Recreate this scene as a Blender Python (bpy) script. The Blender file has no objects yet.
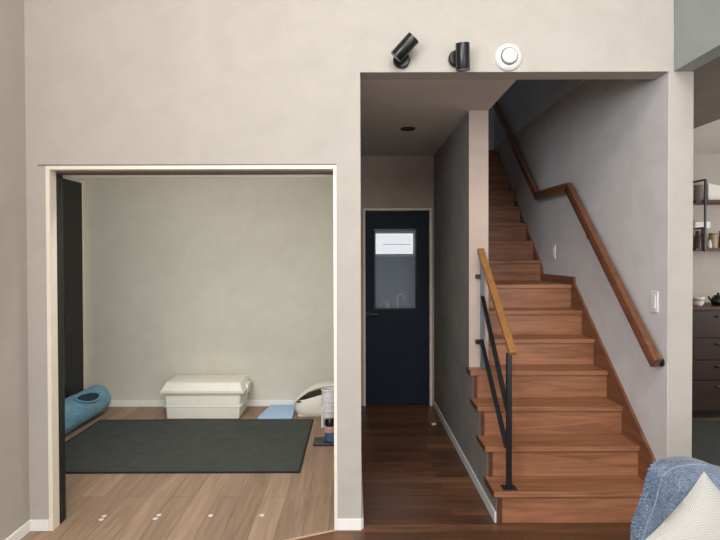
import bpy, bmesh, math, random
from mathutils import Vector, Matrix, noise as mnoise
random.seed(7)
PI = math.pi
scn = bpy.context.scene
C = scn.collection

# ------------------------------------------------------------------ units
# camera at the origin looking along +Y, eye height 1.52 m
EYE = 1.52
F = 525.0
D1 = 2.912          # front face of the wall with the two openings
D1R = 2.965           # back face beside the side room
D1B = 3.04          # its back face
D2 = 5.32           # back wall of tatami-less room / hall / kitchen
RISE = 0.1844
GO = 0.1985
ST0 = 2.959         # depth of first nosing
ZL = 2.53           # underside of the wide lintel
ZC = 2.53          # hall ceiling
XW = 1.735          # stair side wall face
TOP = 5.0           # main room ceiling

# ------------------------------------------------------------------ materials
def lin(c):
    return tuple(((v/255)/12.92 if v/255 <= .04045 else ((v/255+.055)/1.055)**2.4) for v in c) + (1.0,)

def new_mat(name):
    m = bpy.data.materials.new(name); m.use_nodes = True
    nt = m.node_tree; b = nt.nodes['Principled BSDF']
    return m, nt, b

def nd(nt, t, **kw):
    n = nt.nodes.new(t)
    for k, v in kw.items():
        if k in n.inputs.keys(): n.inputs[k].default_value = v
        else: setattr(n, k, v)
    return n

def coords(nt, scale, world=True):
    mp = nd(nt, 'ShaderNodeMapping'); mp.inputs['Scale'].default_value = scale
    if world:
        g = nd(nt, 'ShaderNodeNewGeometry'); nt.links.new(g.outputs['Position'], mp.inputs['Vector'])
    else:
        g = nd(nt, 'ShaderNodeTexCoord'); nt.links.new(g.outputs['Object'], mp.inputs['Vector'])
    return mp

def bump(nt, b, src, strength, dist=.002):
    bp = nd(nt, 'ShaderNodeBump'); bp.inputs['Strength'].default_value = strength; bp.inputs['Distance'].default_value = dist
    nt.links.new(src, bp.inputs['Height']); nt.links.new(bp.outputs['Normal'], b.inputs['Normal'])

def ramp(nt, src, stops):
    r = nd(nt, 'ShaderNodeValToRGB'); nt.links.new(src, r.inputs['Fac'])
    while len(r.color_ramp.elements) < len(stops): r.color_ramp.elements.new(.5)
    for e, (p, c) in zip(r.color_ramp.elements, stops): e.position = p; e.color = c
    return r

def mottled(name, c1, c2, scale=2.2, rough=.9, bs=.12, world=True):
    """plaster look wallpaper"""
    m, nt, b = new_mat(name)
    mp = coords(nt, (scale,)*3, world)
    n = nd(nt, 'ShaderNodeTexNoise'); n.inputs['Scale'].default_value = 1.6; n.inputs['Detail'].default_value = 9; n.inputs['Roughness'].default_value = .62; n.inputs['Distortion'].default_value = .6
    nt.links.new(mp.outputs[0], n.inputs['Vector'])
    r = ramp(nt, n.outputs['Fac'], [(.3, lin(c1)), (.7, lin(c2))])
    nt.links.new(r.outputs[0], b.inputs['Base Color'])
    n2 = nd(nt, 'ShaderNodeTexNoise'); n2.inputs['Scale'].default_value = 28; n2.inputs['Detail'].default_value = 5
    nt.links.new(mp.outputs[0], n2.inputs['Vector'])
    bump(nt, b, n2.outputs['Fac'], bs)
    b.inputs['Roughness'].default_value = rough
    b.inputs['Specular IOR Level'].default_value = .25
    if 'navy' in name: b.inputs['Specular IOR Level'].default_value = .12
    return m

def plain(name, c, rough=.5, metal=0, spec=.5, var=.06, scale=8, world=False, sheen=0):
    m, nt, b = new_mat(name)
    mp = coords(nt, (scale,)*3, world)
    n = nd(nt, 'ShaderNodeTexNoise'); n.inputs['Scale'].default_value = 1.5; n.inputs['Detail'].default_value = 4
    nt.links.new(mp.outputs[0], n.inputs['Vector'])
    c = lin(c)
    lo = tuple(v*(1-var) for v in c[:3]) + (1,); hi = tuple(min(1, v*(1+var)) for v in c[:3]) + (1,)
    r = ramp(nt, n.outputs['Fac'], [(.3, lo), (.7, hi)])
    nt.links.new(r.outputs[0], b.inputs['Base Color'])
    b.inputs['Roughness'].default_value = rough; b.inputs['Metallic'].default_value = metal
    b.inputs['Specular IOR Level'].default_value = spec
    if sheen: b.inputs['Sheen Weight'].default_value = sheen
    return m

def wood(name, dark, light, axis='x', scale=1.0, rough=.42, spec=.4, world=True):
    m, nt, b = new_mat(name)
    k = {'x': (1.2, 16, 16), 'y': (16, 1.2, 16), 'z': (16, 16, 1.2)}[axis]
    mp = coords(nt, tuple(v*scale for v in k), world)
    n = nd(nt, 'ShaderNodeTexNoise'); n.inputs['Scale'].default_value = 1.4; n.inputs['Detail'].default_value = 7; n.inputs['Roughness'].default_value = .6; n.inputs['Distortion'].default_value = .9
    nt.links.new(mp.outputs[0], n.inputs['Vector'])
    mid = tuple((a+c)/2 for a, c in zip(lin(dark), lin(light)))
    r = ramp(nt, n.outputs['Fac'], [(.28, lin(dark)), (.5, mid), (.72, lin(light))])
    nt.links.new(r.outputs[0], b.inputs['Base Color'])
    bump(nt, b, n.outputs['Fac'], .06)
    b.inputs['Roughness'].default_value = rough; b.inputs['Specular IOR Level'].default_value = spec
    return m

def planks(name, ca, cb, gap, along='x', length=.9, width=.09, rough=.4, spec=.4, grain=.35):
    m, nt, b = new_mat(name)
    g = nd(nt, 'ShaderNodeNewGeometry'); mp = nd(nt, 'ShaderNodeMapping')
    nt.links.new(g.outputs['Position'], mp.inputs['Vector'])
    if along == 'y': mp.inputs['Rotation'].default_value = (0, 0, PI/2)
    br = nd(nt, 'ShaderNodeTexBrick'); br.offset = .37; br.offset_frequency = 2; br.squash = 1
    nt.links.new(mp.outputs[0], br.inputs['Vector'])
    br.inputs['Scale'].default_value = 1; br.inputs['Brick Width'].default_value = length; br.inputs['Row Height'].default_value = width
    br.inputs['Mortar Size'].default_value = .0012; br.inputs['Mortar Smooth'].default_value = .2
    br.inputs['Color1'].default_value = lin(ca); br.inputs['Color2'].default_value = lin(cb); br.inputs['Mortar'].default_value = lin(gap)
    mp2 = nd(nt, 'ShaderNodeMapping'); mp2.inputs['Scale'].default_value = (2, 26, 26)
    nt.links.new(mp.outputs[0], mp2.inputs['Vector'])
    n = nd(nt, 'ShaderNodeTexNoise'); n.inputs['Scale'].default_value = 1; n.inputs['Detail'].default_value = 7; n.inputs['Distortion'].default_value = 1.0
    nt.links.new(mp2.outputs[0], n.inputs['Vector'])
    r = ramp(nt, n.outputs['Fac'], [(.25, (1-grain,)*3+(1,)), (.75, (1+grain*.6,)*3+(1,))])
    mx = nd(nt, 'ShaderNodeMixRGB'); mx.blend_type = 'MULTIPLY'; mx.inputs['Fac'].default_value = 1
    nt.links.new(br.outputs['Color'], mx.inputs['Color1']); nt.links.new(r.outputs[0], mx.inputs['Color2'])
    nt.links.new(mx.outputs[0], b.inputs['Base Color'])
    bump(nt, b, br.outputs['Fac'], -.25, .002)
    b.inputs['Roughness'].default_value = rough; b.inputs['Specular IOR Level'].default_value = spec
    return m

def fabric(name, c1, c2, scale=180, rough=.95, bs=.5):
    m, nt, b = new_mat(name)
    mp = coords(nt, (1, 1, 1), False)
    w = nd(nt, 'ShaderNodeTexNoise'); w.inputs['Scale'].default_value = scale; w.inputs['Detail'].default_value = 2
    nt.links.new(mp.outputs[0], w.inputs['Vector'])
    n = nd(nt, 'ShaderNodeTexNoise'); n.inputs['Scale'].default_value = 14; n.inputs['Detail'].default_value = 5
    nt.links.new(mp.outputs[0], n.inputs['Vector'])
    ad = nd(nt, 'ShaderNodeMath'); ad.operation = 'MULTIPLY_ADD'; ad.inputs[1].default_value = .6
    nt.links.new(w.outputs['Fac'], ad.inputs[0])
    ml = nd(nt, 'ShaderNodeMath'); ml.operation = 'MULTIPLY'; ml.inputs[1].default_value = .4
    nt.links.new(n.outputs['Fac'], ml.inputs[0]); nt.links.new(ml.outputs[0], ad.inputs[2])
    r = ramp(nt, ad.outputs[0], [(.38, lin(c1)), (.62, lin(c2))])
    nt.links.new(r.outputs[0], b.inputs['Base Color'])
    bump(nt, b, w.outputs['Fac'], bs, .003)
    b.inputs['Roughness'].default_value = rough; b.inputs['Specular IOR Level'].default_value = .15
    b.inputs['Sheen Weight'].default_value = .15
    return m

def herringbone(name, c1, c2):
    m, nt, b = new_mat(name)
    tc = nd(nt, 'ShaderNodeTexCoord'); sp = nd(nt, 'ShaderNodeSeparateXYZ'); nt.links.new(tc.outputs['Object'], sp.inputs[0])
    def mth(op, a, bb=None):
        q = nd(nt, 'ShaderNodeMath'); q.operation = op
        for i, v in enumerate((a, bb)):
            if v is None: continue
            if isinstance(v, (int, float)): q.inputs[i].default_value = v
            else: nt.links.new(v, q.inputs[i])
        return q.outputs[0]
    px = mth('PINGPONG', sp.outputs['X'], .03)
    s = mth('ADD', px, sp.outputs['Y'])
    t = mth('SINE', mth('MULTIPLY', s, 900))
    f = mth('MULTIPLY_ADD', t, .5); nt.nodes[-1].inputs[2].default_value = .5
    r = ramp(nt, f, [(.3, lin(c1)), (.7, lin(c2))])
    nt.links.new(r.outputs[0], b.inputs['Base Color'])
    bump(nt, b, f, .35, .002)
    b.inputs['Roughness'].default_value = .95; b.inputs['Specular IOR Level'].default_value = .1
    return m

def glass(name, tint=(1, 1, 1), rough=.0, alpha=.25, spec=.5):
    m, nt, b = new_mat(name)
    b.inputs['Base Color'].default_value = tint + (1,)
    b.inputs['Roughness'].default_value = rough; b.inputs['Alpha'].default_value = alpha
    b.inputs['Specular IOR Level'].default_value = spec
    return m

def emis(name, c, s):
    m, nt, b = new_mat(name)
    b.inputs['Base Color'].default_value = lin(c); b.inputs['Emission Color'].default_value = lin(c); b.inputs['Emission Strength'].default_value = s
    return m

M = dict(
    wall=mottled('greige wallpaper', (176, 169, 160), (184, 177, 168), 3.4),
    wall_room=mottled('grey green wallpaper', (210, 206, 192), (217, 214, 201), 3.0),
    wall_stair=mottled('stair wallpaper', (196, 192, 190), (206, 203, 202), 3.0),
    wall_part_shaded=mottled('shaded partition wallpaper', (120, 114, 110), (138, 132, 127)),  # shade on the partition is put into this darker grey
    wall_hall=mottled('hall wallpaper', (176, 158, 146), (190, 172, 160)),
    wall_dark=mottled('dark upper wallpaper', (196, 201, 205), (208, 212, 215)),
    band=mottled('upper band', (205, 206, 204), (216, 216, 213)),
    ceil_hall=mottled('hall ceiling paper', (194, 186, 178), (202, 195, 187)),
    ceil_shaded=mottled('shaded soffit paper', (112, 106, 98), (124, 118, 110)),  # darker colour stands in for shade on the soffit
    ceil=mottled('ceiling paper', (214, 208, 200), (226, 220, 212)),
    bulk_shaded=mottled('shaded bulkhead paper', (142, 146, 142), (152, 156, 152)),  # same wallpaper as the wall, its shading mixed into the colour
    wall_wash=mottled('washroom wallpaper', (92, 108, 130), (106, 122, 144)),
    walnut=planks('walnut planks', (116, 78, 54), (78, 50, 34), (26, 14, 10), 'x', .9, .09, .36, .35, .5),
    oak=planks('oak planks', (168, 142, 120), (146, 120, 100), (92, 74, 60), 'y', 1.4, .145, .5, .3, .3),
    stair=wood('stair teak', (114, 74, 52), (170, 116, 84), 'x', 1.0, .38, .4),
    stair_end=wood('stair end wood', (72, 42, 30), (98, 60, 42), 'y', 1.0, .4, .4),
    stringer=wood('stringer teak', (96, 60, 42), (138, 90, 64), 'y', 1.0, .4, .4),
    rail=wood('handrail wood', (88, 54, 36), (128, 82, 56), 'y', 1.4, .35, .5),
    rail_l=wood('railing wood', (128, 86, 46), (164, 114, 66), 'y', 1.4, .4, .4),
    dresser=wood('dresser walnut', (36, 26, 22), (54, 39, 32), 'x', 1.2, .45, .3),
    shelfwood=wood('shelf board', (70, 40, 30), (96, 58, 44), 'x', 1.2, .5, .3),
    steel=plain('black steel', (22, 24, 28), .38, 0, .5, .1),
    steel_g=plain('grey steel flat', (88, 94, 100), .35, .4, .5, .1),
    black=plain('black satin', (16, 17, 19), .3, 0, .5, .1),
    blackdoor=plain('black door laminate', (30, 31, 31), .45, 0, .4, .12, 6),
    navy=mottled('navy door laminate', (28, 35, 45), (36, 43, 54), 9, .5, .05),
    cream=plain('cream frame', (232, 224, 208), .45, 0, .4, .03),
    white=plain('white baseboard', (236, 234, 230), .45, 0, .4, .03),
    greyboard=plain('light grey baseboard', (202, 200, 198), .5, 0, .3, .03),
    plate=plain('white plastic plate', (214, 213, 209), .4, 0, .4, .02),
    trunk=plain('white trunk plastic', (232, 230, 216), .5, 0, .35, .03),
    tub=plain('white tub plastic', (236, 232, 218), .45, 0, .35, .03),
    tubin_shaded=plain('shaded tub inside', (96, 90, 80), .7),  # grey paints the shadow inside the white tub
    mat=mottled('black woven mat', (60, 64, 62), (72, 76, 73), 6, .7, .5),
    matedge=plain('mat edge', (20, 21, 22), .8),
    bluemat=fabric('blue roll fabric', (96, 142, 168), (126, 172, 196), 60, .9, .3),
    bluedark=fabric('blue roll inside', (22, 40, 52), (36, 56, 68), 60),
    pad=plain('pale blue pad', (170, 200, 232), .6, 0, .3, .04),
    sofa=fabric('blue sofa fabric', (76, 91, 110), (128, 141, 160), 150),
    fringe=fabric('blue fringe', (84, 108, 138), (140, 160, 186), 90),
    seam=fabric('blue seam', (98, 116, 140), (136, 152, 174), 120),
    pillow=herringbone('cream herringbone', (158, 155, 148), (186, 183, 176)),
    pane=glass('door glass', (.75, .85, 1.0), .02, .18),
    clear=glass('clear plastic', (.9, .93, .95), .05, .3),
    daylight=emis('daylight pane', (240, 244, 248), 1.05),
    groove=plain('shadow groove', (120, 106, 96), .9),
    strip=plain('transition strip', (196, 166, 138), .4, 0, .4),
    blue=plain('blue plastic', (60, 90, 130), .4), pink=plain('pink plastic', (196, 156, 148), .4),
    amber=plain('amber jar', (120, 84, 52), .25), brown=plain('brown jar', (78, 50, 36), .3), tan=plain('tan jar', (160, 140, 112), .35),
    teal=plain('dark bottle', (44, 56, 62), .2), bookc=plain('white book', (226, 224, 218), .6), greyj=plain('grey glass', (120, 116, 112), .2),
    kmat=mottled('kitchen mat', (52, 56, 52), (64, 68, 62), 10, .9, .3),
    chrome=plain('chrome', (210, 214, 218), .15, 1.0),
)

# ------------------------------------------------------------------ mesh builder
class MB:
    def __init__(s): s.bm = bmesh.new()
    def _merge(s, b2, mat=None):
        me = bpy.data.meshes.new('t'); b2.to_mesh(me); b2.free()
        if mat is not None: me.transform(mat)
        s.bm.from_mesh(me); bpy.data.meshes.remove(me)
        return s
    def box(s, x0, x1, y0, y1, z0, z1, bev=0, seg=2, taper=None, mat=None):
        b = bmesh.new(); bmesh.ops.create_cube(b, size=1)
        for v in b.verts:
            t = v.co.z + .5
            kx = ky = 1
            if taper: kx, ky = 1+(taper[0]-1)*(1-t), 1+(taper[1]-1)*(1-t)
            v.co = Vector(((x0+x1)/2 + v.co.x*(x1-x0)*kx, (y0+y1)/2 + v.co.y*(y1-y0)*ky, z0 + t*(z1-z0)))
        if bev: bmesh.ops.bevel(b, geom=b.edges[:], offset=bev, segments=seg, profile=.5, affect='EDGES')
        return s._merge(b, mat)
    def prism(s, pts, a0, a1, axis='y', bev=0):
        """polygon in the plane across `axis`, swept from a0 to a1. axis y: pts=(x,z); axis x: pts=(y,z); axis z: pts=(x,y)"""
        b = bmesh.new()
        def P(p, a): return {'y': (p[0], a, p[1]), 'x': (a, p[0], p[1]), 'z': (p[0], p[1], a)}[axis]
        v0 = [b.verts.new(P(p, a0)) for p in pts]; v1 = [b.verts.new(P(p, a1)) for p in pts]
        n = len(pts); b.faces.new(v0); b.faces.new(v1[::-1])
        for i in range(n): b.faces.new((v0[i], v1[i], v1[(i+1) % n], v0[(i+1) % n]))
        bmesh.ops.recalc_face_normals(b, faces=b.faces[:])
        if bev: bmesh.ops.bevel(b, geom=b.edges[:], offset=bev, segments=2, profile=.5, affect='EDGES')
        bmesh.ops.triangulate(b, faces=[f for f in b.faces if len(f.verts) > 4])
        return s._merge(b)
    def bar(s, p, q, w, h, up=(0, 0, 1), bev=0):
        """rectangular bar from p to q; w across, h along up"""
        p, q = Vector(p), Vector(q); d = (q-p); L = d.length; d.normalize()
        sx = d.cross(Vector(up)).normalized(); u = sx.cross(d).normalized()
        b = bmesh.new(); bmesh.ops.create_cube(b, size=1)
        for v in b.verts: v.co = Vector((v.co.x*w, v.co.y*L, v.co.z*h))
        if bev: bmesh.ops.bevel(b, geom=b.edges[:], offset=bev, segments=2, profile=.5, affect='EDGES')
        R = Matrix((sx, d, u)).transposed().to_4x4(); R.translation = (p+q)/2
        return s._merge(b, R)
    def cyl(s, p, q, r0, r1=None, n=32, bev=0):
        p, q = Vector(p), Vector(q); d = q-p; r1 = r0 if r1 is None else r1
        b = bmesh.new(); bmesh.ops.create_cone(b, cap_ends=True, segments=n, radius1=r0, radius2=r1, depth=d.length)
        if bev:
            es = [e for e in b.edges if len(e.link_faces) == 2 and any(len(f.verts) > 4 for f in e.link_faces)]
            bmesh.ops.bevel(b, geom=es, offset=bev, segments=2, profile=.5, affect='EDGES')
        R = d.to_track_quat('Z', 'Y').to_matrix().to_4x4(); R.translation = (p+q)/2
        return s._merge(b, R)
    def lathe(s, prof, c, n=32, axis=(0, 0, 1)):
        b = bmesh.new(); rings = []
        for r, z in prof:
            rings.append([b.verts.new((r*math.cos(2*PI*i/n), r*math.sin(2*PI*i/n), z)) for i in range(n)] if r > 1e-6 else [b.verts.new((0, 0, z))])
        for A, B in zip(rings, rings[1:]):
            for i in range(n):
                j = (i+1) % n
                if len(A) == 1 and len(B) == 1: continue
                if len(A) == 1: b.faces.new((A[0], B[i], B[j]))
                elif len(B) == 1: b.faces.new((A[i], A[j], B[0]))
                else: b.faces.new((A[i], A[j], B[j], B[i]))
        bmesh.ops.recalc_face_normals(b, faces=b.faces[:])
        R = Vector(axis).to_track_quat('Z', 'Y').to_matrix().to_4x4(); R.translation = Vector(c)
        return s._merge(b, R)
    def tube(s, pts, r, n=12, flat=1.0):
        pts = [Vector(p) for p in pts]; b = bmesh.new(); rings = []; up = Vector((0, 0, 1))
        for i, p in enumerate(pts):
            t = (pts[min(i+1, len(pts)-1)] - pts[max(i-1, 0)]).normalized()
            sx = t.cross(up)
            sx = sx.normalized() if sx.length > 1e-3 else Vector((1, 0, 0))
            u = sx.cross(t).normalized()
            rings.append([b.verts.new(p + sx*math.cos(2*PI*k/n)*r*flat + u*math.sin(2*PI*k/n)*r) for k in range(n)])
        for A, B in zip(rings, rings[1:]):
            for k in range(n): b.faces.new((A[k], A[(k+1) % n], B[(k+1) % n], B[k]))
        b.faces.new(rings[0][::-1]); b.faces.new(rings[-1])
        bmesh.ops.recalc_face_normals(b, faces=b.faces[:])
        return s._merge(b)
    def grid(s, fn, nu, nv, thick=None):
        b = bmesh.new(); V = [[b.verts.new(fn(i/nu, j/nv)) for j in range(nv+1)] for i in range(nu+1)]
        for i in range(nu):
            for j in range(nv): b.faces.new((V[i][j], V[i+1][j], V[i+1][j+1], V[i][j+1]))
        bmesh.ops.remove_doubles(b, verts=b.verts[:], dist=1e-5)
        bmesh.ops.recalc_face_normals(b, faces=b.faces[:])
        return s._merge(b)
    def build(s, name, m, parent=None, smooth=False, origin=None):
        me = bpy.data.meshes.new(name)
        if origin is not None: bmesh.ops.translate(s.bm, verts=s.bm.verts[:], vec=-Vector(origin))
        elif parent is not None:
            bmesh.ops.translate(s.bm, verts=s.bm.verts[:], vec=-world_loc(parent))
        s.bm.to_mesh(me); s.bm.free(); me.materials.append(m)
        if smooth:
            me.polygons.foreach_set('use_smooth', [True]*len(me.polygons))
            try: me.set_sharp_from_angle(angle=math.radians(38))
            except Exception: pass
        o = bpy.data.objects.new(name, me); C.objects.link(o)
        if origin is not None: o.location = origin
        if parent is not None: o.parent = parent
        return o

def world_loc(o):
    v = Vector((0, 0, 0))
    while o is not None: v += Vector(o.location); o = o.parent
    return v

def tag(o, label=None, cat=None, group=None, kind=None):
    if label: o['label'] = label
    if cat: o['category'] = cat
    if group: o['group'] = group
    if kind: o['kind'] = kind
    return o
def thing(name, loc, label, cat, group=None):
    o = bpy.data.objects.new(name, None); C.objects.link(o); o.location = loc; o.empty_display_size = .1
    return tag(o, label, cat, group)
def struct(o, label=None, cat=None): return tag(o, label, cat, None, 'structure')
def sroot(name, loc, label, cat):
    return struct(thing(name, loc, label, cat), label, cat)

# ------------------------------------------------------------------ setting
B = -3.4; XL = -1.808; XR = 5.2
# floors: diagonal joint between oak and walnut in front of the wall end
jx0, jy0, jx1, jy1 = -.1, 2.905, -.357, 2.80
jx2 = -1.82; jy2 = jy1 + (jy1-jy0)/(jx1-jx0)*(jx2-jx1)
struct(MB().prism([(XL, jy2), (jx0, jy0), (jx0+.07, jy0), (jx0+.07, D1B), (-.03, D1B), (-.03, D2+.1), (-2.83, D2+.1), (-2.83, D1R-.1), (XL, D1R-.1)], -.05, 0, 'z').build('floor', M['oak']),
       'greige oak plank floor running into the side room', 'floor')
struct(MB().prism([(XL, B), (XR, B), (XR, D2+1.6), (-.03, D2+1.6), (-.03, D1B), (jx0+.07, D1B), (jx0+.07, jy0), (jx0, jy0), (XL, jy2)], -.05, 0, 'z').build('floor', M['walnut']),
       'dark walnut plank floor of the hall and living room', 'floor')
struct(MB().bar((jx0, jy0, .001), (jx2, jy2, .001), .012, .006).build('trim_1', M['strip']), 'pale transition strip slanting between oak and walnut floors', 'floor trim')

# front wall with both openings: one continuous face
XJ = -1.682   # left edge of side room opening
XE = -.1      # its right edge
HO = 2.018    # head height
outline = [(XL, 0), (XJ, 0), (XJ, HO), (XE, HO), (XE, 0), (.036, 0), (.036, ZL), (XW+.004, ZL), (XW+.004, 0), (1.87, 0), (1.87, ZL), (1.758, ZL), (1.758, TOP), (XL, TOP)]
fw = MB(); fw.prism(outline, D1, D1R)
fw.prism([(XE, 0), (.036, 0), (.036, ZL), (XW+.004, ZL), (XW+.004, 0), (1.87, 0), (1.87, ZL), (1.758, ZL), (1.758, TOP), (XE, TOP)], D1R, D1B)
struct(fw.build('wall_front', M['wall']), 'greige plaster-look wall with two openings', 'wall')
struct(MB().box(XL-.1, XL, B, D1B, 0, TOP).build('wall_left', M['wall']), 'greige wall at the left edge', 'wall')
# back wall of the living room behind the camera with two big windows
bw = MB(); bw.box(XL-.1, XR, B-.12, B, 0, .15); bw.box(XL-.1, XR, B-.12, B, 2.3, 2.6); bw.box(XL-.1, XR, B-.12, B, 4.7, TOP)
for a, b_ in ((XL-.1, -1.5), (1.5, 1.9), (4.2, XR)): bw.box(a, b_, B-.12, B, .15, 2.3)
for a, b_ in ((XL-.1, -1.5), (1.7, XR)): bw.box(a, b_, B-.12, B, 2.6, 4.7)
struct(bw.build('wall_back', M['wall']))
struct(MB().box(XR, XR+.1, B, D2, 0, ZL).build('wall_right', M['wall']))
struct(MB().box(XL-.1, 1.86, B-.12, D1B, TOP, TOP+.1).build('ceiling', M['ceil']))
# bulkhead over the kitchen side: side face and soffit carry shade in their colour, lighter ceiling beyond
struct(MB().box(1.76, 1.86, B, D1, ZL, TOP).build('wall_bulkhead', M['bulk_shaded']), 'bulkhead side above the kitchen opening, greyed to show its shading', 'wall')
struct(MB().box(1.862, 2.72, B, D2, ZL, ZL+.08).build('ceiling', M['ceil_shaded']), 'soffit over the kitchen passage, darkened to show shade', 'ceiling')
struct(MB().box(2.72, XR+.1, B, D2, ZL+.004, ZL+.084).build('ceiling', M['ceil']), 'pale kitchen ceiling', 'ceiling')

# side room
RX0 = -2.735; RX1 = -.1
struct(MB().box(RX0-.1, RX1, D2, D2+.1, 0, 2.5).build('wall_room_back', M['wall_room']), 'grey green back wall of the side room', 'wall')
struct(MB().box(RX0-.1, RX0, D1R-.1, D2, 0, 2.5).build('wall_room_left', M['wall_room']), 'left wall of the side room', 'wall')
struct(MB().box(RX0-.1, XL-.1, D1R-.1, D1R, 0, 2.5).build('wall_room_front', M['wall_room']))
struct(MB().box(RX0-.1, RX1, D1R, D2+.1, 2.42, 2.5).build('ceiling', M['ceil']))
struct(MB().box(RX1, .036, D1B, D2+.1, 0, ZC+.02).build('wall_partition', M['wall_room']), 'wall between the side room and the hall', 'wall')

# hall
struct(MB().box(.0365, .936, D1B, D2+1.4, ZC, ZC+.2).build('ceiling', M['ceil_hall']), 'hall ceiling', 'ceiling')
HB = MB(); HX0, HX1 = .036, .936
DX0, DX1, DZ = .092, .782, 2.0
HB.prism([(HX0, 0), (DX0, 0), (DX0, DZ), (DX1, DZ), (DX1, 0), (HX1, 0), (HX1, ZC), (HX0, ZC)], D2, D2+.1)
struct(HB.build('wall_hall_back', M['wall_hall']), 'end wall of the hall above the navy door', 'wall')
PD = 3.686       # front end of the stair partition
pw = MB()
# full height part + part under the flight following the steps
def znose(n): return n*RISE
def dnose(n):
    return ST0 + (n-1)*GO if n <= 7 else 4.83 + (n-8)*GO
pw.box(.805, .936, PD, D2+1.3, 0, ZC)
pw_o = struct(pw.build('wall_stair_left', M['wall_part_shaded']), 'grey wall, darkened with its shade, between the hall and the stairs', 'wall')
# pale end face
struct(MB().box(.803, .938, PD-.004, PD, znose(4), ZC).build('trim_2', M['wall_hall']), 'pale end of the stair partition wall', 'wall')
us = [(ST0+.02, 0), (PD-.004, 0), (PD-.004, znose(4)-.031)]
for n in (4, 3, 2, 1):
    us += [(dnose(n)+.02, znose(n)-.03)] if n == 4 else [(dnose(n+1)+.02, znose(n)-.03), (dnose(n)+.02, znose(n)-.03)]
us = us[:3] + [(dnose(4)+.02, znose(4)-.031), (dnose(4)+.02, znose(3)-.031), (dnose(3)+.02, znose(3)-.031), (dnose(3)+.02, znose(2)-.031), (dnose(2)+.02, znose(2)-.031), (dnose(2)+.02, znose(1)-.031), (dnose(1)+.02, znose(1)-.031)]
struct(MB().prism(us, .805, .83, 'x').build('wall_under_stairs', M['wall_part_shaded']), 'grey wall, darkened with its shade, stepping under the lower treads', 'wall')

# stairwell
SE = 6.5
struct(MB().prism([(XW, D1+.003), (XW+.1, D1+.003), (XW+.1, D1B), (1.882, D1B), (1.882, SE), (XW, SE)], 0, 2.83, 'z').build('wall_stair_right', M['wall_stair']), 'pale wall beside the staircase carrying the handrail', 'wall')
struct(MB().box(XW-.012, 1.882, D1B, SE, 2.83, 2.914).build('trim_3', M['band']), 'grey band at upper floor level in the stairwell', 'trim')
struct(MB().box(XW, 1.9, D1B, SE, 2.914, 5.2).build('wall_stair_upper', M['wall_dark']), 'dark grey upper wall of the stairwell', 'wall')
struct(MB().box(.8, 1.9, SE, SE+.1, 0, 5.2).build('wall_stair_end', M['wall_dark']))
struct(MB().box(.805, .936, D1B, SE, ZC+.2, 5.2).build('wall_stair_upper', M['wall_dark']))
struct(MB().box(.805, 1.9, D1B, SE, 5.2, 5.3).build('ceiling', M['wall_dark']))
struct(MB().box(.8, 1.9, D1B-.1, D1B, TOP-.05, 5.3).build('wall_stair_front', M['wall_dark']))

# kitchen back wall
struct(MB().box(1.882, XR+.1, D2, D2+.1, 0, ZL+.1).build('wall_kitchen', M['wall']), 'beige kitchen wall behind the shelf', 'wall')

# washroom behind the hall door
WB = 6.62
struct(MB().prism([(.042, 0), (.8, 0), (.8, ZC), (.042, ZC)], WB, WB+.1).build('wall_washroom_back', M['wall_wash']))
struct(MB().box(-.04, .042, D2+.1, WB+.1, 0, ZC).build('wall_washroom_left', M['wall_wash']))
w1 = sroot('window_1', (.5, WB, 1.55), 'bright small window seen through the hall door glass', 'window')
wx0, wx1, wz0, wz1 = .262, .738, 1.545, 1.80
MB().box(wx0, wx1, WB-.012, WB-.004, wz0, wz1).build('pane', M['daylight'], w1)
wf = MB()
for a in ((wx0-.03, wx0, wz0-.03, wz1+.03), (wx1, wx1+.03, wz0-.03, wz1+.03), (wx0, wx1, wz1, wz1+.03), (wx0, wx1, wz0-.03, wz0)): wf.box(a[0], a[1], WB-.03, WB, a[2], a[3])
wf.box(wx0+.1, wx1-.03, WB-.025, WB-.013, 1.66, 1.668)
wf.build('window_frame', M['white'], w1)

# baseboards
BH = .062
def base(name, mat, *boxes):
    m = MB()
    for b_ in boxes: m.box(*b_, bev=.002, seg=1)
    return struct(m.build(name, M[mat]))
base('baseboard_left', 'white', (XL, XL+.012, B, D1-.0125, 0, BH))
base('baseboard_front', 'white', (XL, XJ-.015, D1-.012, D1, 0, BH))
base('baseboard_front', 'white', (-.0995, .036, D1-.012, D1, 0, BH))
base('baseboard_front', 'white', (XW+.002, 1.87, D1-.012, D1, 0, BH))
base('baseboard_room_back', 'white', (RX0+.03, RX1, D2-.012, D2, 0, BH))
base('baseboard_hall_left', 'greyboard', (.036, .048, D1, D2-.03, 0, BH))
base('baseboard_hall_right', 'greyboard', (.793, .805, ST0+.02, D2-.03, 0, BH))
base('baseboard_kitchen', 'white', (1.882, XR, D2-.012, D2, 0, BH))

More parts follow.
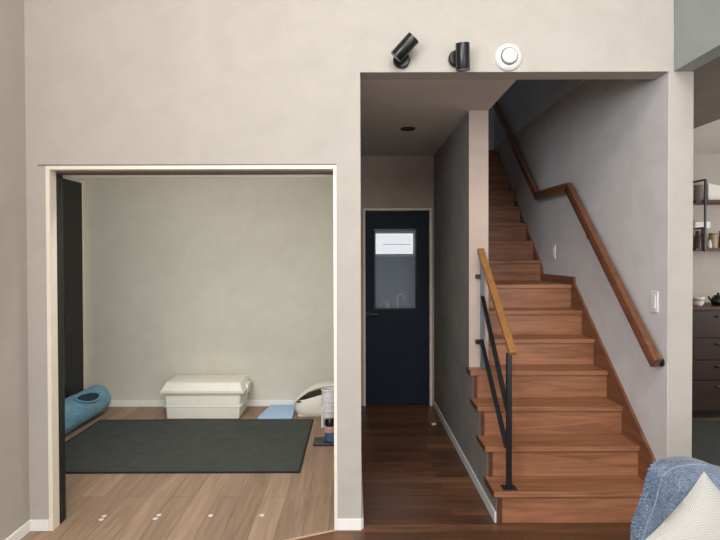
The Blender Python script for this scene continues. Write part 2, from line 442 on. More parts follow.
# frame lining of the side-room opening
fr = sroot('trim_4', (-.9, D1, 0), 'cream frame lining the side room opening', 'door frame')
DE = D1R+.004
m = MB(); m.prism([(XJ-.014, D1-.0005), (XJ-.014, D1-.008), (XJ+.008, D1-.008), (XJ+.008, DE), (XJ+.0005, DE), (XJ+.0005, D1-.0005)], 0, HO-.0185, 'z')
m.build('jamb', M['cream'], fr)
m = MB(); m.prism([(XE+.004, D1-.0005), (XE+.004, D1-.008), (XE-.014, D1-.008), (XE-.014, DE), (XE-.0005, DE), (XE-.0005, D1-.0005)], 0, HO-.0185, 'z')
m.build('jamb', M['cream'], fr)
m = MB(); m.prism([(D1-.0005, HO+.002), (D1-.008, HO+.002), (D1-.008, HO-.018), (DE, HO-.018), (DE, HO-.0005), (D1-.0005, HO-.0005)], XJ-.014, XE+.004, "x")
m.build('head', M['cream'], fr)
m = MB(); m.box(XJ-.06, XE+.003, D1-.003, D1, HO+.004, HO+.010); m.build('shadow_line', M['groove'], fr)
m = MB(); m.box(RX0+.02, XE-.015, D1R+.006, D1R+.075, HO-.028, HO+.03)
tr = struct(m.build('trim_5', M['groove']), 'dark sliding door track above the opening', 'door track')
m = MB(); m.box(RX0+.02, XE-.015, D1R+.08, D1R+.095, HO-.042, HO+.04)
struct(m.build('trim_6', M['cream']), 'cream cover strip of the sliding door track', 'door track')

# sliding door leaves parked at the left
def leaf(name, y0, label, x1):
    r = sroot(name, ((RX0+XJ)/2, (y0+.014), 0), label, 'door')
    MB().box(RX0+.05, x1, y0, y0+.027, .006, HO-.03, .002, 1).build('door_leaf', M['blackdoor'], r)
    MB().box(x1-.03, x1-.02, y0-.002, y0+.029, .95, 1.09, .001, 1).build('handle', M['black'], r)
leaf('door_2', D1R+.008, 'black sliding door leaf parked behind the cream jamb, front one', XJ+.013)
leaf('door_3', D1R+.042, 'black sliding door leaf parked behind the cream jamb, rear one', XJ+.010)
# black closet door on the left wall of the side room
r = sroot('door_4', (RX0, 4.4, 0), 'tall black closet door on the left wall of the side room', 'door')
MB().box(RX0, RX0+.018, 3.2, 5.262, .01, 2.255, .002, 1).build('door_leaf', M['blackdoor'], r)
MB().box(RX0+.016, RX0+.022, 4.93, 5.04, .82, .975, .002, 1).build('handle', M['black'], r)
MB().box(RX0, RX0+.024, 5.264, 5.318, 0, 2.29, .002, 1).build('door_frame', M['cream'], r)

# hall door
r = sroot('door_1', ((DX0+DX1)/2, D2, 0), 'navy hall door with glazed upper panel and cream frame', 'door')
m = MB(); t = .02
m.box(DX0, DX0+t, D2-.012, D2+.1, 0, DZ); m.box(DX1-t, DX1, D2-.012, D2+.1, 0, DZ); m.box(DX0+t, DX1-t, D2-.012, D2+.1, DZ-t, DZ)
m.build('door_frame', M['cream'], r)
lx0, lx1, lz1 = DX0+t+.003, DX1-t-.003, DZ-t-.003
gx0, gx1, gz0, gz1 = .212, .622, .985, 1.785
dy0, dy1 = D2+.02, D2+.055
m = MB()
for a in ((lx0, gx0, .006, lz1), (gx1, lx1, .006, lz1), (gx0, gx1, .006, gz0), (gx0, gx1, gz1, lz1)): m.box(a[0], a[1], dy0, dy1, a[2], a[3])
dl = m.build('door_leaf', M['navy'], r)
MB().box(gx0, gx1, dy0+.014, dy0+.02, gz0, gz1).build('pane', M['pane'], r)
m = MB()
for a in ((gx0-.008, gx0+.006, gz0-.008, gz1+.008), (gx1-.006, gx1+.008, gz0-.008, gz1+.008), (gx0+.006, gx1-.006, gz1-.006, gz1+.008), (gx0+.006, gx1-.006, gz0-.008, gz0+.006)): m.box(a[0], a[1], dy0-.005, dy0, a[2], a[3])
m.build('glazing_bead', M['black'], r)
m = MB(); m.cyl((.14, dy0, .93), (.14, dy0-.008, .93), .025); m.cyl((.14, dy0-.008, .93), (.14, dy0-.05, .93), .009); m.bar((.132, dy0-.05, .93), (.245, dy0-.05, .93), .014, .018, bev=.003)
m.build('handle', M['black'], r, True)

# washroom counter things glimpsed through the glass
vb = thing('washroom_counter', (.42, 6.4, 0), 'pale counter glimpsed through the hall door glass', 'counter')
MB().box(.05, .79, 6.2, WB-.002, .80, .86, .004).build('worktop', M['plate'], vb)
MB().box(.07, .77, 6.24, WB-.002, 0, .799).build('cabinet', M['wall_wash'], vb)
fa = thing('faucet', (.53, 6.42, .86), 'chrome arched faucet seen through the hall door glass', 'faucet')
m = MB(); m.tube([(.53, 6.45, .86), (.53, 6.45, 1.0)] + [(.53+.045-.045*math.cos(a), 6.45, 1.0+.05*math.sin(a)) for a in [PI*k/10 for k in range(1, 11)]] + [(.62, 6.45, .96)], .014)
m.build('spout', M['plate'], fa, True)
for i, (x, h, mt, lb) in enumerate(((.33, .16, 'greyj', 'grey bottle left of the faucet behind the door glass'), (.40, .13, 'bookc', 'white bottle left of the faucet behind the door glass'))):
    b_ = thing('soap_bottle', (x, 6.4, .86), lb, 'bottle', 'bottles on the washroom counter')
    MB().lathe([(0, 0), (.028, 0), (.03, .01), (.03, h*.65), (.012, h*.8), (.012, h), (0, h)], (x, 6.4, .86), 20).build('bottle_body', M[mt], b_, True)
    MB().cyl((x, 6.4, .86+h), (x, 6.4, .86+h+.02), .016).build('cap', M['black'], b_, True)

# ------------------------------------------------------------------ staircase
st = thing('staircase', (1.27, ST0, 0), 'reddish wooden staircase with open left ends rising along the pale wall', 'staircase')
TX0, TX1 = .787, 1.716
def tread(n, x0, x1, y0, y1):
    MB().box(x0, x1, y0, y1, znose(n)-.03, znose(n), .003, 2).build('tread', M['stair'], st)
def riser(n, x0, x1):
    y = dnose(n)+.018
    MB().box(x0, x1, y, y+.015, znose(n-1), znose(n)-.0305).build('riser', M['stair'], st)
N = 15
for n in range(1, N+1):
    x0 = TX0 if n <= 4 else .937
    yb = dnose(n+1)+.018 if n < N else SE-.002
    if n == 4:
        m = MB(); m.prism([(TX0, dnose(4)), (TX1, dnose(4)), (TX1, yb), (.94, yb), (.94, PD-.005), (TX0, PD-.005)], znose(4)-.03, znose(4), 'z', .0025); m.build('tread', M['stair'], st)
    else: tread(n, x0, TX1, dnose(n), yb)
    riser(n, .831 if n <= 4 else .937, TX1)
# dark end grain caps on the open left ends
for n in range(1, 5):
    yb = (dnose(n+1)+.018) if n < 4 else PD-.005
    MB().box(TX0-.006, TX0-.0003, dnose(n), yb, znose(n)-.031, znose(n)+.001, .002, 1).build('tread_end', M['stair_end'], st)
    y = dnose(n)+.004
    MB().box(.808, .8305, y, y+.0155, znose(n-1)+.0005, znose(n)-.0305).build('riser_end', M['stair_end'], st)
# stringer on the right wall: lower flight, level piece at the long tread, upper flight
zs = lambda d, d0, z0, d1, z1: z0+(z1-z0)*(d-d0)/(d1-d0)
def sd(px, X=1.716): return X/(px-355)*F
dA, zA = D1B+.0, None
lowz = lambda d: zs(d, 3.2156, .509, 4.1244, 1.298)
poly = [(ST0+.034, 0), (ST0+.034, lowz(ST0+.034)), (4.12, 1.30), (4.12, 1.352), (4.17, 1.352), (4.815, 1.352), (4.83, 1.41), (6.42, 2.80), (6.498, 2.80), (6.498, 2.4), (4.95, 1.1), (4.2, 1.1), (3.15, 0)]
MB().prism(poly, 1.7165, XW-.0005, 'x').build('stringer', M['stringer'], st)

# ------------------------------------------------------------------ left railing
rl = thing('stair_railing', (.88, 3.02, RISE), 'slim black steel railing with golden wood top rail on the lower steps', 'railing')
PYf = 3.012; PXf = .885
def Lp(t, dz=0, dx=0):     # along the slope from the front post to the wall post
    y0, y1 = PYf, PD-.025
    return (PXf + (.889-PXf)*t + dx, y0+(y1-y0)*t, .968 + (1.535-.968)*t + dz)
MB().bar(Lp(-.03, .01, .018), Lp(1.03, .01, -.008), .044, .03, bev=.004).build('top_rail', M['rail_l'], rl)
MB().box(PXf-.014, PXf+.014, PYf-.014, PYf+.014, RISE+.006, .962, .002, 1).build('post', M['steel'], rl)
MB().box(PXf-.04, PXf+.04, PYf-.032, PYf+.032, RISE+.0005, RISE+.006, .001, 1).build('base_plate', M['steel'], rl)
MB().box(.876, .9, PD-.04, PD-.03, znose(4)+.001, 1.53, .001, 1).build('wall_post', M['steel_g'], rl)
for z in (1.375, .92): MB().box(.845, .88, PD-.034, PD-.004, z-.014, z+.014, .002, 1).build('bracket', M['steel'], rl)
MB().bar((.886, PD-.045, 1.235), (PXf, PYf+.026, .63), .026, .018).build('diagonal_bar', M['steel'], rl)
MB().bar((.878, PD-.045, .935), (PXf-.004, PYf+.026, .41), .026, .018).build('diagonal_bar', M['steel'], rl)

# ------------------------------------------------------------------ right handrail
hr = thing('handrail', (1.66, 2.9, .9), 'reddish wooden handrail with a level jog on the stair wall', 'handrail')
X = 1.668
p0 = (X, 2.905, .92); p1 = (X, 4.11, 2.055); p2 = (X, 4.80, 2.065); p3 = (X, 6.3, 3.38)
up = (0, 0, 1)
MB().bar(p0, p1, .044, .072, bev=.008).build('rail', M['rail'], hr, True)
MB().bar((X, p1[1]-.03, p1[2]-.005), (X, p2[1]+.03, p2[2]), .044, .072, bev=.008).build('rail', M['rail'], hr, True)
MB().bar(p2, p3, .044, .072, bev=.008).build('rail', M['rail'], hr, True)
m = MB(); m.cyl((XW, 2.965, .915), (XW-.01, 2.965, .915), .024, n=24); m.tube([(XW-.008, 2.965, .915), (XW-.04, 2.965, .905), (X, 2.965, .93)], .01)
m.build('bracket', M['steel'], hr, True)
for y in (3.75, 5.2, 5.9):
    P0, P1 = (p0, p1) if y < 4.1 else (p2, p3)
    z = P0[2] + (P1[2]-P0[2])*(y-P0[1])/(P1[1]-P0[1])
    m = MB(); m.cyl((XW, y+.06, z-.06), (XW-.008, y+.06, z-.06), .026, n=24); m.tube([(XW-.006, y+.06, z-.06), (XW-.045, y+.06, z-.07), (XW-.062, y+.03, z-.045)], .009)
    m.build('bracket', M['steel'], hr, True)

# wooden end block up on the band
tag(MB().box(XW-.045, XW-.012, 4.08, 4.2, 2.914, 2.944, .004).build('wood_block', M['rail']), 'small reddish wood block at the band high in the stairwell', 'wood block')

# switches
def plate(name, y, z, h, w, label):
    r = thing(name, (XW, y, z), label, 'switch')
    MB().box(XW-.009, XW, y-w/2, y+w/2, z-h/2, z+h/2, .003).build('cover_plate', M['plate'], r)
    MB().box(XW-.014, XW-.0085, y-w*.28, y+w*.28, z-h*.33, z+h*.33, .002).build('rocker', M['plate'], r)
plate('light_switch', 3.035, 1.252, .122, .07, 'white light switch low on the stair wall near the handrail end')
plate('light_switch', 4.56, 1.55, .125, .07, 'white narrow switch plate on the stair wall below the handrail jog')

# ------------------------------------------------------------------ fittings on the lintel
def spot(loc, label, tilt, group='black spotlights on the wall above the openings'):
    r = thing('wall_spotlight', loc, label, 'spotlight', group)
    x, y, z = loc
    m = MB(); m.lathe([(0, 0), (.044, 0), (.046, .004), (.046, .02), (.04, .026), (0, .026)], loc, 32, (0, -1, 0)); m.build('base', M['black'], r, True)
    m = MB(); m.cyl((x, y-.024, z), (x+tilt[3], y-.062, z+tilt[4]), .012); m.build('arm', M['black'], r, True)
    c = Vector((x+tilt[3], y-.082, z+tilt[4])); d = Vector(tilt[:3]).normalized()
    h = thing_child('lamp_head', r)
    m = MB(); m.cyl(c-d*.068, c+d*.068, .037, n=40, bev=.003); hd = m.build('lamp_head', M['black'], r, True)
    m = MB(); m.lathe([(.0, .0), (.03, .0), (.037, .004), (.037, .006), (0, .006)], c-d*.074, 32, d); m.build('lens', M['greyj'], hd, True)
def thing_child(*a): return None
spot((.262, D1, 2.592), 'black wall spotlight tilted diagonally, leftmost above the hall opening', (.72, -.25, .72, .012, .042))
spot((.565, D1, 2.598), 'black wall spotlight hanging nearly upright beside the round white disc', (-.06, -.2, 1, .018, -.014))
r = thing('wall_alarm', (.85, D1, 2.608), 'round white alarm disc on the wall right of the black spotlights', 'alarm')
c = (.85, D1, 2.608)
MB().lathe([(0, 0), (.074, 0), (.074, .008), (.066, .018), (.05, .022), (.046, .016), (0, .016)], c, 48, (0, -1, 0)).build('rim', M['plate'], r, True)
MB().lathe([(0, .016), (.04, .016), (.041, .03), (.036, .036), (0, .038)], c, 48, (0, -1, 0)).build('centre', M['plate'], r, True)
MB().lathe([(.0405, .0165), (.0455, .0165), (.0455, .019), (.0405, .019)], c, 48, (0, -1, 0)).build('groove', M['greyj'], r, True)

# recessed downlight of the hall ceiling
r = thing('downlight', (.43, 4.19, ZC), 'black recessed downlight in the hall ceiling', 'downlight')
MB().lathe([(.045, 0), (.06, 0), (.06, -.006), (.05, -.008), (.045, -.002)], (.43, 4.19, ZC), 36).build('ring', M['black'], r, True)
MB().lathe([(0, -.001), (.046, -.001), (.046, -.002), (0, -.002)], (.43, 4.19, ZC), 36).build('lens', M['steel'], r, True)

# door stop on the hall floor
r = thing('door_stop', (.715, 4.73, 0), 'small round metal door stop on the dark hall floor', 'door stop')
MB().lathe([(0, 0), (.022, 0), (.022, .006), (.016, .01), (0, .011)], (.715, 4.73, 0), 24).build('disc', M['plate'], r, True)

# small flat white discs on the oak floor
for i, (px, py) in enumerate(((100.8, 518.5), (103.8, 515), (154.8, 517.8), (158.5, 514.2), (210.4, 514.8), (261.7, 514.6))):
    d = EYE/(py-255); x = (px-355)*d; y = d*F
    o = MB().lathe([(0, 0), (.014, 0), (.014, .002), (.010, .0035), (0, .004)], (x, y, 0), 20).build('floor_disc', M['plate'], None, True, (x, y, 0))
    tag(o, ['white floor disc nearest the cream jamb, front one of its pair', 'white floor disc nearest the cream jamb, rear one of its pair',
            'white floor disc second pair from the left, front one', 'white floor disc second pair from the left, rear one',
            'lone white floor disc in front of the mat middle', 'lone white floor disc closest to the hall wall end'][i], 'floor disc', 'white discs on the oak floor')

# ------------------------------------------------------------------ side room contents
r = thing('floor_mat', (-1.37, 4.27, 0), 'large black woven mat on the oak floor of the side room', 'mat')
mx0, mx1, my0, my1 = -2.36, -.382, 3.67, 4.86
MB().box(mx0+.014, mx1-.014, my0+.014, my1-.014, 0, .008).build('mat_surface', M['mat'], r)
m = MB(); m.box(mx0, mx1, my0, my0+.014, 0, .0095); m.box(mx0, mx1, my1-.014, my1, 0, .0095); m.box(mx0, mx0+.014, my0+.014, my1-.014, 0, .0095); m.box(mx1-.014, mx1, my0+.014, my1-.014, 0, .0095)
m.build('edge_binding', M['matedge'], r)

# storage trunk
tx0, tx1, ty0, ty1 = -1.775, -1.055, 4.872, 5.27
r = thing('storage_box', ((tx0+tx1)/2, (ty0+ty1)/2, 0), 'white plastic lidded storage trunk against the back wall', 'storage box')
m = MB(); m.box(tx0+.005, tx1-.005, ty0+.005, ty1-.005, 0, .275, .016, 3, taper=(.955, .95)); m.box(tx0+.004, tx1-.004, ty0+.004, ty1-.004, .118, .124, .002, 1)
m.build('body', M['trunk'], r, True)
lw, ld = tx1-tx0+.06, ty1-ty0+.044
m = MB(); m.box(tx0-.03, tx1+.03, ty0-.022, ty1+.022, .248, .272, .006, 2)
m.box(tx0+.012, tx1-.012, ty0+.02, ty1-.05, .268, .345, .012, 3, taper=((lw-.012)/(lw-.084), (ld-.012)/(ld-.114)))
m.build('lid', M['trunk'], r, True)
for s in (tx0-.04, tx1+.016):
    MB().box(s, s+.024, (ty0+ty1)/2-.07, (ty0+ty1)/2+.07, .215, .3, .006).build('handle', M['trunk'], r, True)

# blue rolled thing on the floor at the left wall
RR = .132
ry0, ry1, rx = 4.3, 5.17, -2.515
r = thing('rolled_quilt', (rx, 4.7, 0), 'blue rolled quilt lying at the foot of the black closet door', 'rolled quilt')
def rollfn(u, v):
    a = 2*PI*u; y = ry0 + (ry1-ry0)*v
    e = min(v, 1-v)*(ry1-ry0)
    rr = RR*(1 - .3*max(0, 1-e/.06)**2.2)
    k = mnoise.noise(Vector((math.cos(a)*2.2, math.sin(a)*2.2, y*5)))*.008 + math.sin(a*3+y*7)*.003
    z = RR + (rr+k)*math.sin(a)
    return (rx+(rr+k)*math.cos(a)*1.05, y, max(.0, z))
m = MB(); m.grid(rollfn, 56, 40)
m.lathe([(0, 0), (RR*.73, 0)], (rx, ry1-.002, RR), 40, (0, 1, 0)); m.lathe([(0, 0), (RR*.73, 0)], (rx, ry0+.002, RR), 40, (0, -1, 0))
bod = m.build('roll_body', M['bluemat'], r, True)
# opening with a folded rim
def holepts(k, s=1.0, lift=.0):
    out = []
    for i in range(k):
        t = 2*PI*i/k
        a = math.radians(52) + math.radians(24)*math.cos(t)*s
        y = 4.78 + .14*math.sin(t)*s - .06*math.cos(t)
        out.append((rx+(RR+.006+lift)*math.cos(a)*1.05, y, RR+(RR+.006+lift)*math.sin(a)))
    return out
hp = holepts(28, 1, .004)
b = bmesh.new(); cv = b.verts.new(Vector((rx+(RR+.008)*math.cos(math.radians(52))*1.05, 4.78, RR+(RR+.012)*math.sin(math.radians(52)))))
vs = [b.verts.new(p) for p in hp]
for i in range(28): b.faces.new((cv, vs[i], vs[(i+1) % 28]))
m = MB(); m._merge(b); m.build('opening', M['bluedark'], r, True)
m = MB(); q = holepts(28, 1.06, .004); m.tube(q+[q[0]], .010, 8); m.build('opening_rim', M['bluemat'], r, True)

# pale blue flat pad
m = MB(); m.prism([(-.905, 4.885), (-.582, 4.885), (-.582, 5.295), (-.845, 5.295)], 0, .022, 'z', .005)
tag(m.build('flat_pad', M['pad'], None, True, (-.68, 5.09, 0)), 'pale blue flat pad on the floor between trunk and white tub', 'pad')

# white tub with arched handle
r = thing('carry_tub', (-.37, 5.05, 0), 'white plastic carry tub with arched handle beside the pale blue pad', 'tub')
bx0, bx1, by0, by1 = -.575, -.19, 4.92, 5.2
def tubfn(u, v):
    a = 2*PI*u
    w = .88 + .12*math.sin(PI*.5*min(1, v/.55))**.8 - .07*max(0, (v-.55)/.45)**2
    cx, cy = (bx0+bx1)/2, (by0+by1)/2
    ex = 3.2
    ca, sa = math.cos(a), math.sin(a)
    k = (abs(ca)**ex + abs(sa)**ex)**(-1/ex)
    z = .13*v
    tip = .06*v*(ca+1)*.9
    return (cx + (bx1-bx0)/2*k*ca*w, cy + (by1-by0)/2*k*sa*w, .024+z*.9+tip)
m = MB(); m.grid(tubfn, 56, 14)
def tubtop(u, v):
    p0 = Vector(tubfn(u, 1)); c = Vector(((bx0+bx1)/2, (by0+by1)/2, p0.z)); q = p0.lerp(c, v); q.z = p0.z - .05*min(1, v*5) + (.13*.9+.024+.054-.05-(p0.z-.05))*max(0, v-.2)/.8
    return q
def tubbot(u, v):
    p0 = Vector(tubfn(u, 0)); return p0.lerp(Vector(((bx0+bx1)/2, (by0+by1)/2, .024)), v)
m.grid(tubbot, 56, 4)
m.box(bx0+.04, bx1-.04, by0+.04, by1-.04, 0, .03, .006)
m.build('tub_body', M['tub'], r, True)
m = MB(); m.grid(tubtop, 56, 8); m.build('tub_inside_shaded', M['tubin_shaded'], r, True)
m = MB()
arc = [((bx0+.004)+.40*t, by0+.05, .125 + .17*math.sin(PI*.5*min(1, t*1.25))**.8 + (-.0)*t) for t in [k/16 for k in range(17)]]
m.tube([(p[0], by0+.11, p[2]) for p in arc], .012, 14, 7.5)
m.build('handle', M['tub'], r, True)
m = MB(); m.box(bx0+.03, bx0+.075, by0+.012, by0+.03, .143, .156, .004); m.build('gap_shadow', M['black'], r, True)  # black block painted in for the shadowed gap by the handle

# upright gadget at the right edge of the opening
gx, gy = -.215, 4.27
r = thing('upright_gadget', (gx, gy, 0), 'small upright gadget with clear column and black foot at the opening edge', 'gadget')
MB().box(gx-.12, gx+.075, gy-.08, gy+.08, 0, .022, .006).build('foot', M['black'], r)
MB().lathe([(0, 0), (.05, 0), (.052, .01), (.042, .07), (0, .07)], (gx+.02, gy, .022), 28).build('motor_base', M['blue'], r, True)
MB().lathe([(0, 0), (.046, 0), (.05, .01), (.05, .05), (0, .05)], (gx+.01, gy, .092), 28).build('collar', M['pink'], r, True)
MB().lathe([(0, 0), (.04, 0), (.045, .03), (.03, .06), (0, .062)], (gx+.015, gy, .142), 28).build('knob', M['black'], r, True)
MB().box(gx-.055, gx-.035, gy-.03, gy+.03, .13, .3, .005).build('support', M['plate'], r)
MB().lathe([(.042, 0), (.055, .01), (.055, .24), (.05, .24), (.05, .012), (0, .01)], (gx, gy, .204), 32).build('clear_column', M['clear'], r, True)
for z in (.26, .34, .43): MB().lathe([(.0555, 0), (.058, .002), (.058, .01), (.0555, .012)], (gx, gy, z), 32).build('rib', M['plate'], r, True)

# ------------------------------------------------------------------ kitchen side
r = thing('dresser', (3.85, 5.06, 0), 'dark brown wooden drawer dresser behind the white wall end', 'dresser')
sx0, sx1, sy0, sy1 = 2.98, 4.7, 4.85, 5.3
MB().box(sx0+.01, sx1-.01, sy0+.02, sy1, .06, 1.015).build('carcass', M['dresser'], r)
MB().box(sx0, sx1, sy0-.005, sy1, 1.015, 1.042, .003).build('top', M['shelfwood'], r)
MB().box(sx0+.03, sx1-.03, sy0+.05, sy1-.02, 0, .06).build('plinth', M['black'], r)
zz = [1.005, .75, .545, .355, .075]
for z1, z0 in zip(zz, zz[1:]):
    for a, b_ in ((sx0+.02, 3.835), (3.845, sx1-.02)):
        dw = MB().box(a, b_, sy0, sy0+.019, z0+.008, z1-.004, .003).build('drawer', M['dresser'], r)
        MB().box((a+b_)/2-.08, (a+b_)/2+.08, sy0-.02, sy0, z1-.06, z1-.045, .003).build('handle', M['black'], dw)
tag(MB().prism([(2.2, 3.75), (3.9, 3.75), (3.9, 4.78), (2.2, 4.78)], 0, .012, 'z', .004).build('kitchen_mat', M['kmat'], None, False, (3.05, 4.2, 0)), 'dark grey mat on the floor before the dresser', 'mat')
# white patterned bowl and black teapot on the dresser
r = thing('bowl', (3.27, 5.0, 1.042), 'white bowl with dark band on the dresser top', 'bowl')
MB().lathe([(0, 0), (.035, 0), (.05, .03), (.055, .085), (.05, .085), (.045, .03), (0, .01)], (3.27, 5.0, 1.042), 32).build('bowl_body', M['plate'], r, True)
MB().lathe([(.0535, .045), (.0555, .045), (.057, .06), (.0545, .06)], (3.27, 5.0, 1.042), 32).build('band', M['tan'], r, True)
tp = (3.46, 5.0, 1.042)
r = thing('teapot', tp, 'black teapot with lid on the dresser beside the white bowl', 'teapot')
MB().lathe([(0, 0), (.045, 0), (.062, .03), (.06, .06), (.04, .085), (0, .09)], tp, 32).build('pot_body', M['black'], r, True)
MB().lathe([(0, .085), (.035, .085), (.03, .098), (.008, .1), (.012, .118), (0, .122)], tp, 28).build('lid', M['black'], r, True)
MB().tube([(tp[0]-.05, tp[1], tp[2]+.04), (tp[0]-.075, tp[1], tp[2]+.055), (tp[0]-.09, tp[1], tp[2]+.085)], .01, 10).build('spout', M['black'], r, True)
MB().tube([(tp[0]+.05, tp[1], tp[2]+.07), (tp[0]+.09, tp[1], tp[2]+.075), (tp[0]+.095, tp[1], tp[2]+.04), (tp[0]+.058, tp[1], tp[2]+.025)], .007, 10).build('handle', M['black'], r, True)
# wall shelf
hx0, hx1, hy0, hy1 = 3.365, 4.6, 5.09, 5.318
r = thing('wall_shelf', (4.0, 5.2, 1.56), 'two-tier wall shelf with black steel frame and brown boards', 'shelf')
for z in (2.025, 1.56): MB().box(hx0-.06, hx1, hy0+.005, hy1, z, z+.028, .002, 1).build('board', M['shelfwood'], r)
for x in (hx0+.025, hx1-.05):
    m = MB()
    m.box(x-.008, x+.008, hy0-.012, hy0+.004, 1.55, 2.255); m.box(x-.008, x+.008, hy1-.016, hy1, 1.55, 2.255)
    for z in (2.239, 1.775): m.box(x-.008, x+.008, hy0+.004, hy1-.016, z, z+.016)
    m.build('side_frame', M['steel'], r)
def jar(x, y, z, rr, h, mt, name, label, cat, lid='steel', neck=.6):
    o = thing(name, (x, y, z), label, cat, 'jars and bottles on the wall shelf')
    MB().lathe([(0, 0), (rr, 0), (rr, h*.72), (rr*neck, h*.86), (rr*neck, h), (0, h)], (x, y, z), 24).build('jar_body', M[mt], o, True)
    MB().lathe([(0, 0), (rr*neck*1.12, 0), (rr*neck*1.12, h*.12), (0, h*.12)], (x, y, z+h), 24).build('lid', M[lid], o, True)
LZ, UZ = 1.588, 2.053
jar(3.395, 5.2, LZ, .035, .15, 'brown', 'spice_jar', 'brown jar at the far left of the lower shelf board', 'jar')
jar(3.47, 5.24, LZ, .026, .17, 'teal', 'glass_bottle', 'dark slim bottle behind the shelf frame on the lower board', 'bottle', 'steel', .45)
jar(3.468, 5.135, LZ, .018, .07, 'bookc', 'small_bottle', 'tiny white bottle on the lower shelf board', 'bottle', 'bookc', .6)
jar(3.545, 5.2, LZ, .04, .13, 'tan', 'storage_jar', 'tan storage jar right of the tiny white bottle', 'jar', 'amber', .85)
jar(3.63, 5.18, LZ, .038, .15, 'amber', 'storage_jar', 'amber storage jar at the right edge of the photo', 'jar', 'tan', .85)
jar(3.40, 5.2, UZ, .04, .14, 'greyj', 'glass_jar', 'grey glass jar on the upper shelf board behind the frame', 'jar', 'greyj', .9)
tag(MB().box(3.37, 3.52, 5.2, 5.3, 1.785+.0, 1.85, .003).build('white_box', M['bookc'], None, False, (3.44, 5.25, 1.8)), 'white flat box under the upper shelf board', 'box')
tag(MB().prism([(3.47, UZ), (3.62, UZ), (3.62, UZ+.14), (3.47, UZ+.17)], 5.16, 5.19, 'y', .003).build('book', M['bookc'], None, False, (3.54, 5.175, UZ)), 'white book standing on the upper shelf board', 'book')

# ------------------------------------------------------------------ sofa and cushion
sX0, sX1 = 1.06, 2.5
r = thing('sofa', (1.8, 1.75, 0), 'blue grey fabric sofa with rounded back in the lower right corner', 'sofa')
prof_px = [(632, 548), (634, 530), (640, 512), (646, 496), (650, 480), (655, 467), (664, 460.5), (678, 457.5), (692, 457), (706, 460), (722, 466), (760, 474), (830, 478), (930, 480), (980, 484), (1000, 500), (1004, 548)]
SYF = 2.06
prof = [((px-355)*SYF/F, EYE-(py-255)*SYF/F) for px, py in [(a+8, b_+6) for a, b_ in prof_px]]
# dense smooth profile (Catmull-Rom)
pd = []
for i in range(len(prof)-1):
    a, b_, c_, d_ = (Vector(prof[max(0, min(len(prof)-1, k))]) for k in (i-1, i, i+1, i+2))
    for k in range(6):
        t = k/6
        pd.append(.5*((2*b_)+(c_-a)*t+(2*a-5*b_+4*c_-d_)*t*t+(-a+3*b_-3*c_+d_)*t**3))
pd.append(Vector(prof[-1]))
cen = Vector((1.75, .44))
def sback(u, v):
    f = u*(len(pd)-1); i = min(int(f), len(pd)-2); p = pd[i].lerp(pd[i+1], f-i)
    w = math.sin(PI*min(1, max(0, .06+.88*v)))**.45
    q = p + (Vector((cen.x, .3))-p).normalized()*.03*(1-w)
    y = 1.955 + .21*v
    bl = mnoise.noise(Vector((q.x*5, y*5, q.y*5)))*.005
    return Vector((q.x+bl*.5, y, q.y+bl))
def sface(v0):
    def f(u, v):
        p = sback(u, v0); q = Vector((p.x, p.y - (0.028*math.sin(PI*.5*min(1, v*3)) if v0 == 0 else -.028*math.sin(PI*.5*min(1, v*3))), p.z))
        q.x = p.x + (cen.x-p.x)*v*.9; q.z = p.z*(1-v) + .42*v
        return q
    return f
m = MB(); m.grid(sback, 96, 12); m.grid(sface(0), 96, 16); m.grid(sface(1), 96, 10)
m.build('backrest', M['sofa'], r, True)
pts = []
for i in range(46):
    p = sback(.02+.5*i/45, .45); q = (Vector((p.x-cen.x, 0, p.z-.35))).normalized(); pts.append(p+q*.001)
m = MB(); m.tube(pts, .0035, 8); m.build('piping', M['seam'], r, True)
# frayed fringe along the left edge
m = MB()
rnd = random.Random(3)
for i in range(240):
    u = .02 + .34*rnd.random(); v = .55+.42*rnd.random()
    p = sback(u, v); nrm = (Vector((p.x-cen.x, 0, (p.z-.40)*1.2))).normalized()
    L = .004+.006*rnd.random(); d = (nrm + Vector((rnd.uniform(-.4, .4), rnd.uniform(-.2, .4), rnd.uniform(-.8, .2)))).normalized()
    m.cyl(p-nrm*.004, p+d*L, .0035, .0012, 5)
tag(m.build('fringe', M['fringe'], r), None, None, None, 'stuff')
MB().box(sX0+.02, sX1-.02, 1.12, 1.95, .06, .13, .02, 3).build('base', M['sofa'], r, True)
MB().box(sX0+.03, sX1-.03, 1.1, 1.92, .13, .235, .035, 4).build('seat_cushion', M['sofa'], r, True)
for x in (sX0+.1, sX1-.1):
    for y in (1.2, 2.05): MB().cyl((x, y, 0), (x, y, .08), .018, .026, 20).build('leg', M['dresser'], r, True)

# herringbone pillow standing on its corner
ph = .188
def pil(sgn):
    def f(u, v):
        x, y = (u*2-1), (v*2-1)
        t = (max(0, (1-x**4))*max(0, (1-y**4)))**.55
        pin = 1 - .15*(1-abs(x*y))*(abs(x)+abs(y))*.5
        return (x*ph*pin, y*ph*pin, sgn*.062*t)
    return f
b_ = MB(); b_.grid(pil(1), 40, 40); b_.grid(pil(-1), 40, 40)
bmesh.ops.remove_doubles(b_.bm, verts=b_.bm.verts[:], dist=1e-4)
pl = b_.build('throw_pillow', M['pillow'], None, True, (0, 0, 0))
tag(pl, 'cream herringbone throw pillow leaning on the blue sofa back', 'pillow')
pl.rotation_mode = 'XYZ'
R = Matrix.Rotation(math.radians(73), 4, 'X') @ Matrix.Rotation(math.radians(41), 4, 'Z')
pl.matrix_world = Matrix.Translation((1.243, 1.822, .485)) @ R

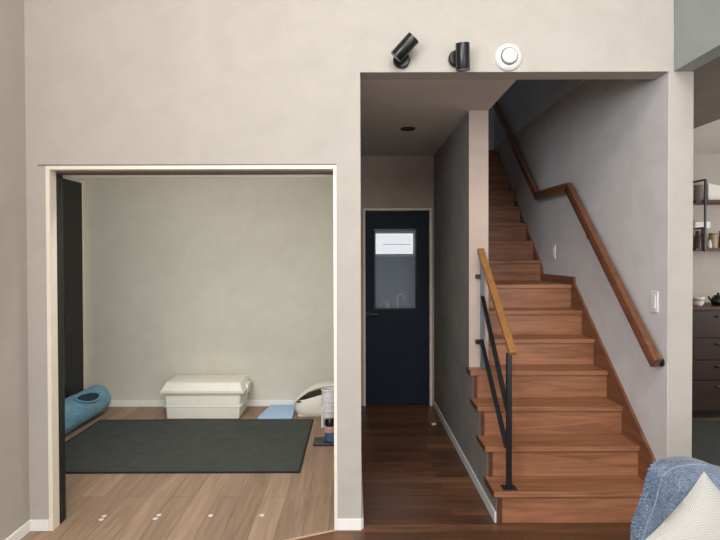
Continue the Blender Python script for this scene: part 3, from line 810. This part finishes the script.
# ------------------------------------------------------------------ camera
cam = bpy.data.cameras.new('camera'); co = bpy.data.objects.new('camera', cam); C.objects.link(co)
co.location = (0, .012, EYE)
PITCH = math.radians(.72); ROLL = math.radians(-.16)
co.matrix_world = Matrix.Translation((0, .012, EYE)) @ Matrix.Rotation(PI/2-PITCH, 4, 'X') @ Matrix.Rotation(ROLL, 4, 'Z')
cam.sensor_fit = 'HORIZONTAL'; cam.sensor_width = 36; cam.lens = 36*F/720
cam.shift_x = 5.8/720; cam.shift_y = -(14-F*math.tan(PITCH))/720; cam.clip_start = .05
scn.camera = co

# ------------------------------------------------------------------ light
def area(name, loc, rot, sx, sy, power, color):
    l = bpy.data.lights.new(name, 'AREA'); l.shape = 'RECTANGLE'; l.size = sx; l.size_y = sy; l.energy = power; l.color = color
    o = bpy.data.objects.new(name, l); C.objects.link(o); o.location = loc; o.rotation_euler = rot
    return o
area('window_light_low', (0, B-.05, 1.22), (PI/2, 0, 0), 2.9, 2.1, 30, (.86, .93, 1.0))
area('window_light_high', (.1, B-.05, 3.95), (PI/2-.12, 0, 0), 3.1, 1.5, 110, (1.0, .97, .93))
area('kitchen_window_light', (3.05, B-.05, 1.22), (PI/2, 0, 0), 2.2, 2.1, 65, (.95, .97, 1.0))
area('stair_wall_fill', (XL+.02, -1.4, 1.9), (PI/2-.1, 0, -PI/2), 2.6, 2.6, 400, (.88, .94, 1.0))  # added fill to light the stair wall; the left wall has no window
area('kitchen_fill', (XR-.03, 3.2, 1.5), (PI/2, 0, PI/2), 1.6, 1.4, 60, (1.0, .98, .95))  # unseen fill put in to brighten the kitchen
area('living_top_fill', (.2, -.7, 4.85), (.55, 0, 0), 2.6, 1.6, 150, (1.0, .97, .93))  # made-up overhead fill, lights the lower steps more than the upper ones
area('upper_landing_light', (1.35, 4.9, 5.1), (0, 0, 0), .5, .5, 1.4, (.98, .98, 1.0))
area('washroom_window_light', (.5, WB-.05, 1.68), (-PI/2, 0, 0), .45, .24, 1.0, (.9, .95, 1.0))
area('side_room_fill', (-1.2, 3.25, 2.36), (.7, 0, 0), 1.0, .4, 30, (1.0, .98, .94))  # fill added above the opening to brighten the room's back wall
w = bpy.data.worlds.new('world'); scn.world = w; w.use_nodes = True
w.node_tree.nodes['Background'].inputs[0].default_value = (.85, .92, 1, 1); w.node_tree.nodes['Background'].inputs[1].default_value = .3
scn.view_settings.view_transform = 'Standard'
scn.view_settings.look = 'None'
scn.view_settings.exposure = 0.08
